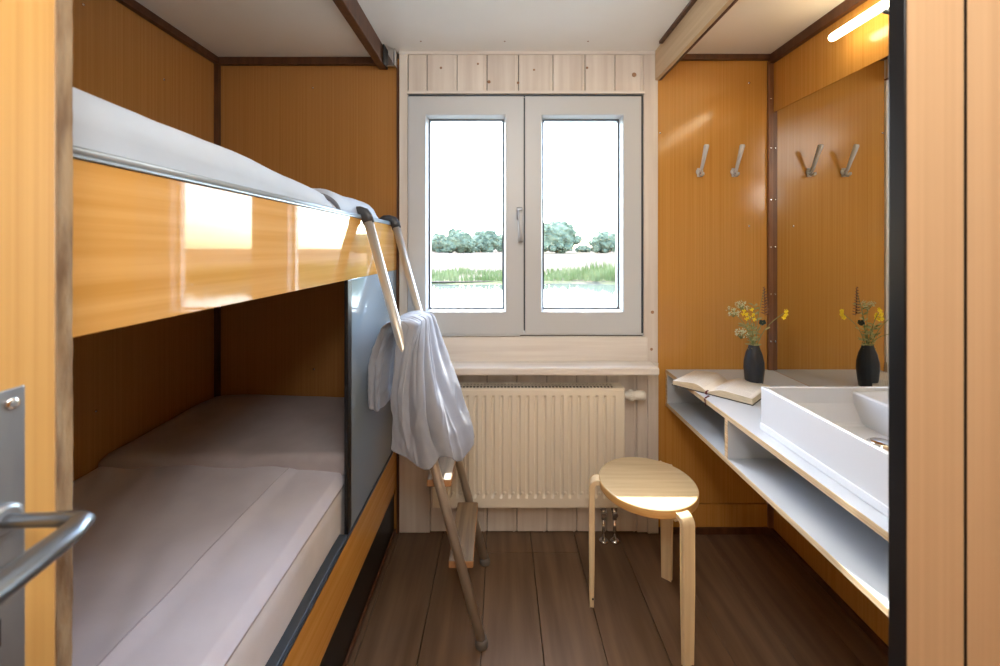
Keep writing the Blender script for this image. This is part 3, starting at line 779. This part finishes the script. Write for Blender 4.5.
# ------------------------------------------------------------------ HOOKS
def hook(label, px_):
    x = bxw(px_); zb2 = bzw(172)
    h = thing('coat_hook', label, 'hook', (x, YB, zb2), 'chrome coat hooks on the wood panel')
    pm = NB(); lathe(pm, [(.015, YB-.0004), (.0165, YB-.003), (.016, YB-.009), (.008, YB-.012)], 20, (x, 0, zb2), 'Y'); box(pm, x-.011, x+.011, YB-.006, YB-.0004, zb2-.024, zb2+.018, .003)
    obj('base_plate', pm, nickel, h)
    obj('hook_arm', tube(NB(), [(x, YB-.008, zb2-.004), (x, YB-.022, zb2+.004), (x, YB-.046, zb2+.055), (x, YB-.070, zb2+.106), (x, YB-.072, zb2+.112)], [.006, .007, .009, .0115, .008], 14), nickel, h)
    obj('lower_hook', tube(NB(), [(x, YB-.010, zb2-.012), (x, YB-.026, zb2-.022), (x, YB-.038, zb2-.014), (x, YB-.040, zb2-.008)], [.006, .006, .0075, .004], 12), nickel, h)
hook('chrome coat hook on the veneer panel nearest to the window', 699)
hook('chrome coat hook on the veneer panel nearest to the mirror corner', 733.5)

# small bracket at the end of the ceiling beam
br = thing('curtain_bracket', 'small metal curtain bracket at the end of the ceiling beam', 'bracket', (-.50, YB-.02, 2.2))
bk = NB(); box(bk, -.5295, -.522, YB-.075, YB-.012, 2.165, 2.262, .003)
obj('clamp', bk, black_edge, br)
obj('arm', box(NB(), -.521, -.487, YB-.04, YB-.034, 2.17, 2.25, .002), chrome, br)
bk = NB(); box(bk, -.486, -.478, YB-.05, YB-.007, 2.17, 2.25, .003)
obj('cover', bk, chrome, br)

# ------------------------------------------------------------------ VASE and FLOWERS
VX, VY, VZ = 1.039, 1.657, CZ
vs_ = thing('flower_vase', 'slim black ribbed vase holding wildflowers beside the open book', 'vase', (VX, VY, VZ))
pr = [(.001, .0), (.026, .0), (.029, .004), (.033, .035), (.0365, .075), (.0355, .105), (.029, .138), (.021, .160), (.0185, .170), (.0185, .1725), (.0145, .172), (.0145, .14), (.02, .11), (.001, .10)]
vm = NB(); lathe(vm, [(r, z+VZ) for r, z in pr], 48, (VX, VY, 0), mod=lambda a: 1+.028*abs(math.sin(a*7)))
obj('vase_body', vm, vase_m, vs_)
top = Vector((VX, VY, VZ+.165))
def stem_pts(tx, ty, tz, bend=.3):
    e = Vector((tx, ty, tz)); b = Vector((VX+(tx-VX)*.06, VY+(ty-VY)*.06, VZ+.115)); m_ = b.lerp(e, .45)+Vector((-(tx-VX)*bend*.35, 0, .012)); m_.x = VX+(m_.x-VX)
    mid0 = Vector((VX+(tx-VX)*.10, VY+(ty-VY)*.10, VZ+.172))
    return [b, mid0, mid0.lerp(e, .5)+Vector((-(tx-VX)*.12, 0, .01)), e]
def smooth_pts(p, n=10): 
    return [Vector((cr([(q.x, q.y) for q in p], k/n).x, cr([(q.x, q.y) for q in p], k/n).y, cr([(q.z, 0) for q in p], k/n).x)) for k in range(n+1)]
def leaf(bm, p, d, L, W, mi=0):
    d = Vector(d).normalized(); s = d.cross(Vector((.3, -.8, .5))).normalized(); q = []
    up = s.cross(d)
    for t_, w_ in ((0, .1), (.3, .8), (.6, 1), (.85, .6), (1, .02)):
        c = p+d*L*t_+up*L*.15*math.sin(t_*PI)
        q.append((bm.verts.new(c-s*W*w_/2), bm.verts.new(c+s*W*w_/2)))
    for a, b in zip(q[:-1], q[1:]):
        f = bm.faces.new((a[0], a[1], b[1], b[0])); f.smooth = True; f.material_index = mi
def blob(bm, c, r, n=8):
    t = bmesh.new(); bmesh.ops.create_icosphere(t, subdivisions=1, radius=r, matrix=Matrix.Translation(c))
    merge(bm, t)
def flower(name, label, tx, ty, tz, kind, seed):
    rnd = random.Random(seed)
    p = smooth_pts(stem_pts(tx, ty, tz)); f = thing(name, label, 'flower', tuple(p[0]), 'wildflowers in the black vase')
    obj('stem', tube(NB(), p, [.0017]*6+[.0013]*5, 6), m_stem, f)
    e = p[-1]; bm = NB()
    if kind == 'yellow':
        for k in range(9):
            c = e+Vector((rnd.uniform(-.018, .018), rnd.uniform(-.014, .014), rnd.uniform(-.024, .018)))
            for q in range(4):
                a = q*PI/2+k; d = Vector((math.cos(a), -.6, math.sin(a))); leaf(bm, c, d, .0105, .009)
        obj('blossom', bm, m_yel, f)
    elif kind == 'small_yellow':
        for k in range(3):
            c = e+Vector((rnd.uniform(-.004, .006), 0, -.013*k+.008))
            for q in range(5):
                a = q*PI/2.5+k; d = Vector((math.cos(a), -.5, math.sin(a))); leaf(bm, c, d, .011, .010)
        obj('blossom', bm, m_yel, f)
    elif kind == 'white':
        ub_ = NB()
        for k in range(16):
            a = k*2.4; r = .005+.018*math.sqrt(k/16)
            c = e+Vector((math.cos(a)*r, math.sin(a)*r*.8, rnd.uniform(-.016, .014)))
            tube(ub_, [e-Vector((0, 0, .024)), c], .0007, 4)
            for q in range(5): blob(bm, c+Vector((rnd.uniform(-.006, .006), rnd.uniform(-.006, .006), rnd.uniform(-.005, .005))), rnd.uniform(.0016, .0028))
        obj('umbel_stalks', ub_, m_stem, f); o_ = obj('blossom', bm, m_wht, f)
    elif kind == 'spike':
        tube(bm, [e+Vector((0, 0, .014)), e-Vector((-.004, 0, .10))], .0012, 5)
        for k in range(10):
            b = e+Vector((.0004*k, 0, .012-.0118*k)); w_ = .007+.0016*k
            for sg in (-1, 1):
                leaf(bm, b-Vector((0, 0, .005*(sg > 0))), Vector((sg*.95, -.15, .28)), w_, .0048)
            leaf(bm, b+Vector((0, 0, .003)), Vector((.1, -.8, .5)), w_*.6, .005)
        obj('seed_head', bm, m_brn, f)
    elif kind == 'bud':
        for k in range(7): blob(bm, e+Vector((rnd.uniform(-.008, .010), rnd.uniform(-.006, .006), rnd.uniform(-.014, .006))), rnd.uniform(.005, .008))
        obj('bud', bm, m_dkg, f)
    elif kind == 'leafy':
        for k in range(16):
            b = p[3+k//2 if 3+k//2 < 11 else 10]; a = k*2.3
            leaf(bm, b, Vector((math.cos(a), math.sin(a)*.7, rnd.uniform(.1, .7))), rnd.uniform(.022, .036), .008)
        obj('leaves', bm, m_leaf, f)
    lf = NB()
    for k in range(5):
        b = p[2+k]; a = k*2.6+seed; leaf(lf, b, Vector((math.cos(a), math.sin(a)*.7, .6)), .026, .006)
    obj('leaf_cluster', lf, m_leaf, f)['kind'] = 'stuff'
def at(px, py, d): return tuple(P(px, py, d))
flower('yellow_flower', 'bright yellow flower cluster in the middle of the vase bouquet', *at(748, 313, 1.645), 'yellow', 1)
flower('yellow_flower', 'small yellow blossom on a long stem leaning over towards the mirror', *at(784, 313, 1.645), 'small_yellow', 2)
flower('white_flower', 'pale umbel flower highest on the window side of the bouquet', *at(733, 311, 1.63), 'white', 3)
flower('white_flower', 'cream umbel drooping lowest at the side of the vase bouquet', *at(741, 333, 1.62), 'white', 4)
flower('seed_spike', 'tall brown feathery seed spike rising above the bouquet', *at(764, 291, 1.66), 'spike', 5)
flower('dark_bud', 'dark green round bud at the side of the bouquet near the mirror', *at(763, 322, 1.65), 'bud', 6)
flower('leafy_sprig', 'pale green leafy sprig upright behind the yellow cluster', *at(754, 306, 1.675), 'leafy', 7)
flower('leafy_sprig', 'short green leafy sprig just above the vase mouth', *at(745, 326, 1.66), 'leafy', 8)
flower('white_flower', 'pale umbel flower behind the yellow cluster', *at(742, 305, 1.69), 'white', 9)

# ------------------------------------------------------------------ BOOK
bk = thing('open_book', 'open book lying face up on the counter corner with a red ribbon', 'book', (.887, 1.648, CZ))
ang = math.atan2(.142, .159); BM = Matrix.Translation((.887, 1.648, CZ)) @ Matrix.Rotation(ang, 4, 'Z')
# local: u along spine (x), v across (y): +v towards left/window page
HL = .106
def halfpage(sg, W, hmax, hend, u_off=0.):
    bm = NB(); nn = 14; prof = []
    for k in range(nn+1):
        t_ = k/nn; v = W*t_
        h = hend+(hmax-hend)*math.sin(min(1, t_*2.0+.0)*PI/2)*(1-.55*t_) if t_ > 0 else .008
        h = .007+(hmax-.007)*math.sin(min(1., t_*2.6)*PI/2)+(hend-hmax)*max(0, (t_-.38)/.62)**1.2
        prof.append((v, h))
    A = []; Bv = []
    for (v, h) in prof:
        A.append((bm.verts.new(BM @ Vector((-HL, sg*v, h))), bm.verts.new(BM @ Vector((HL, sg*v, h)))))
        Bv.append((bm.verts.new(BM @ Vector((-HL, sg*v, .003))), bm.verts.new(BM @ Vector((HL, sg*v, .003)))))
    for i in range(nn):
        f = bm.faces.new((A[i][0], A[i][1], A[i+1][1], A[i+1][0])); f.smooth = True
        f = bm.faces.new((Bv[i][0], Bv[i+1][0], Bv[i+1][1], Bv[i][1])); f.material_index = 1
        for s_ in (0, 1):
            f = bm.faces.new((A[i][s_], A[i+1][s_], Bv[i+1][s_], Bv[i][s_])); f.material_index = 1
    f = bm.faces.new((A[-1][0], A[-1][1], Bv[-1][1], Bv[-1][0])); f.material_index = 1
    return bm, prof
bmL, pL = halfpage(1, .138, .029, .018); bmR, pR = halfpage(-1, .155, .028, .024)
pgL = obj('page_block', bmL, [paper, paper_edge], bk); pgR = obj('page_block', bmR, [paper, paper_edge], bk)
def lines(prof, sg):
    bm = NB(); W = prof[-1][0]
    def h(v):
        for (a, ha), (b, hb_) in zip(prof[:-1], prof[1:]):
            if a <= v <= b: return ha+(hb_-ha)*(v-a)/(b-a)
        return prof[-1][1]
    for k in range(26):
        u = HL-.016-k*.0072
        v0, v1 = .018, W-.016*(1 if random.random() < .8 else random.uniform(1.2, 3))
        vsx = [v0+(v1-v0)*q/8 for q in range(9)]
        pr_ = [(bm.verts.new(BM @ Vector((u, sg*v, h(v)+.0005))), bm.verts.new(BM @ Vector((u-.0022, sg*v, h(v)+.0005)))) for v in vsx]
        for a, b in zip(pr_[:-1], pr_[1:]): bm.faces.new((a[0], a[1], b[1], b[0]))
    return bm
o = obj('print_lines', lines(pL, 1), ink, pgL); o['kind'] = 'stuff'
o = obj('print_lines', lines(pR, -1), ink, pgR); o['kind'] = 'stuff'
t = bmesh.new(); box(t, -HL-.003, HL+.003, -.158, .141, .0003, .0028, .0008)
cb = NB(); merge(cb, t, 0, BM); obj('cover', cb, cover_dark, bk)
rb = NB()
rp = [BM @ Vector(q) for q in ((-.095, .002, .012), (-HL-.004, .003, .010), (-HL-.014, .0, .003))]+[Vector((.803, 1.553, CZ+.002)), Vector((.780, 1.535, CZ+.002)), Vector((.7715, 1.525, CZ-.004)), Vector((.771, 1.515, CZ-.022))]
for a, b in zip(rp[:-1], rp[1:]):
    s_ = (b-a).cross(Vector((.3, .2, 1))).normalized()*.003
    v4 = [rb.verts.new(q) for q in (a-s_, a+s_, b+s_, b-s_)]; rb.faces.new(v4)
o = obj('ribbon_marker', rb, ribbon_m, bk); md = o.modifiers.new('thick', 'SOLIDIFY'); md.thickness = .0008

# ------------------------------------------------------------------ OUTSIDE
GZ = -.62
gm = NB(); 
def gf(u, v):
    y = 24+(u**2.2)*900; x = (v-.5)*2*(60+y*1.6)
    edge = 1.2*noise.noise((x*.15, 0, 0)) if u == 0 else 0
    return Vector((x, y+edge, GZ+(.04*noise.noise((x*.2, y*.2, 0)) if y < 200 else 0)))
surf(gm, gf, 30, 60)
o = obj('field', gm, field_m); struct(o, 'pale mown field beyond the reed bank', 'field')
o = obj('water', surf(NB(), lambda u, v: Vector(((v-.5)*260, 2.1+u*23.5, GZ-.12)), 4, 4), water_m); struct(o, 'bright still water outside the window', 'water')
bkm = NB(); surf(bkm, lambda u, v: Vector(((v-.5)*150, 22.9+u*3+.9*noise.noise(((v-.5)*24, 1, 0)), GZ-.13+.2*math.sin(u*PI*.5)+.05*noise.noise((v*90, u*3, 0)))), 6, 120)
o = obj('bank', bkm, bank_m); struct(o, 'low muddy bank at the edge of the water', 'bank')
rnd = random.Random(3)
rm = NB()
for k in range(9000):
    y = 23.6+rnd.random()**1.5*9; x = rnd.uniform(-14, 18)
    tall = 1.0 if x < 4.5 else 1.0+min(1.4, (x-4.5)*.45)
    if noise.noise((x*.3, y*.3, 2)) < -.25 and tall < 1.2: continue
    h = rnd.uniform(.25, .55)*tall*(.8+.5*noise.noise((x*.5, 3, 1)))
    a = rnd.uniform(0, PI); w_ = rnd.uniform(.02, .045); lx = rnd.uniform(-.15, .15)*h
    dx, dy = math.cos(a)*w_, math.sin(a)*w_*.4
    z = GZ+.02
    v = [rm.verts.new(q) for q in ((x-dx, y-dy, z), (x+dx, y+dy, z), (x+dx*.7+lx*.4, y+dy, z+h*.6), (x-dx*.7+lx*.4, y-dy, z+h*.6), (x+lx, y, z+h))]
    rm.faces.new((v[0], v[1], v[2], v[3])); rm.faces.new((v[3], v[2], v[4]))
o = obj('reeds', rm, reed_m, recalc=False); tag(o, 'green reeds and grass growing along the far bank', 'reeds', kind='stuff')
TG = 'trees beyond the field'
def tree(label, px, top, w_px, D, seed, name='tree', low=.0):
    rnd = random.Random(seed)
    x = (px-500)*D/FPX; H = (EYE+(248-top)*D/FPX)-GZ; R = w_px*.5*D/FPX
    tr = thing(name, label, 'tree', (x, D, GZ), TG)
    tb_ = NB(); tube(tb_, [(x, D, GZ-.1), (x+.1, D, GZ+H*.3), (x, D, GZ+H*.6)], [.05*H*.6, .04*H*.6, .02*H*.6], 8); obj('trunk', tb_, trunk_m, tr)
    bm = NB()
    for k in range(90):
        a = rnd.uniform(0, 2*PI); f = rnd.random(); zz = GZ+H*(low+.10+(.88-low-.1)*f)
        prof = math.sin(PI*(.30+.62*f))**.6
        rr = R*prof*math.sqrt(rnd.random())*.88; r = R*rnd.uniform(.13, .25)
        c = Vector((x+math.cos(a)*rr, D+math.sin(a)*rr, min(zz, GZ+H-r*.8)))
        t = bmesh.new(); bmesh.ops.create_icosphere(t, subdivisions=3, radius=r)
        for v in t.verts:
            n_ = noise.noise(v.co*(2.6/r)+Vector((k, 0, seed)))+.9*noise.noise(v.co*(6.5/r)+Vector((k, 5, seed)))
            v.co = v.co*(1+.36*n_); v.co.z *= .85; v.co += c
        merge(bm, t)
    t = bmesh.new(); bmesh.ops.create_icosphere(t, subdivisions=4, radius=1)
    for v in t.verts:
        n_ = 1+.18*noise.noise(v.co*2.5+Vector((seed, 0, 0)))+.08*noise.noise(v.co*8)
        v.co = Vector((x+v.co.x*R*.82*n_, D+v.co.y*R*.82*n_, GZ+H*((low+.93)/2)+v.co.z*H*(.90-low)/2*n_))
    merge(bm, t)
    obj('crown', bm, foliage, tr)
tree('far tree outside at the window side nearest the ladder', 439, 233, 26, 175, 1)
tree('far rounded tree outside, second from the ladder side of the left pane', 459, 229, 34, 160, 2)
tree('far tree outside in the middle of the left pane', 485, 230, 34, 186, 3)
tree('far tree outside partly hidden behind the window handle stile', 506, 234, 30, 210, 4)
tree('large dark round tree outside in the right pane', 556, 220, 46, 150, 5)
tree('far rounded tree outside at the outer edge of the right pane', 606, 231, 36, 155, 6)
tree('far hedge-like tree outside hidden at the outer edge of the right window frame', 634, 234, 34, 160, 8)
tree('low bush outside between the two trees of the right pane', 583, 245, 16, 185, 7, 'bush', low=.0)
tree('low bush outside between the two left trees of the left pane', 472, 240, 26, 250, 9, 'bush', low=.0)
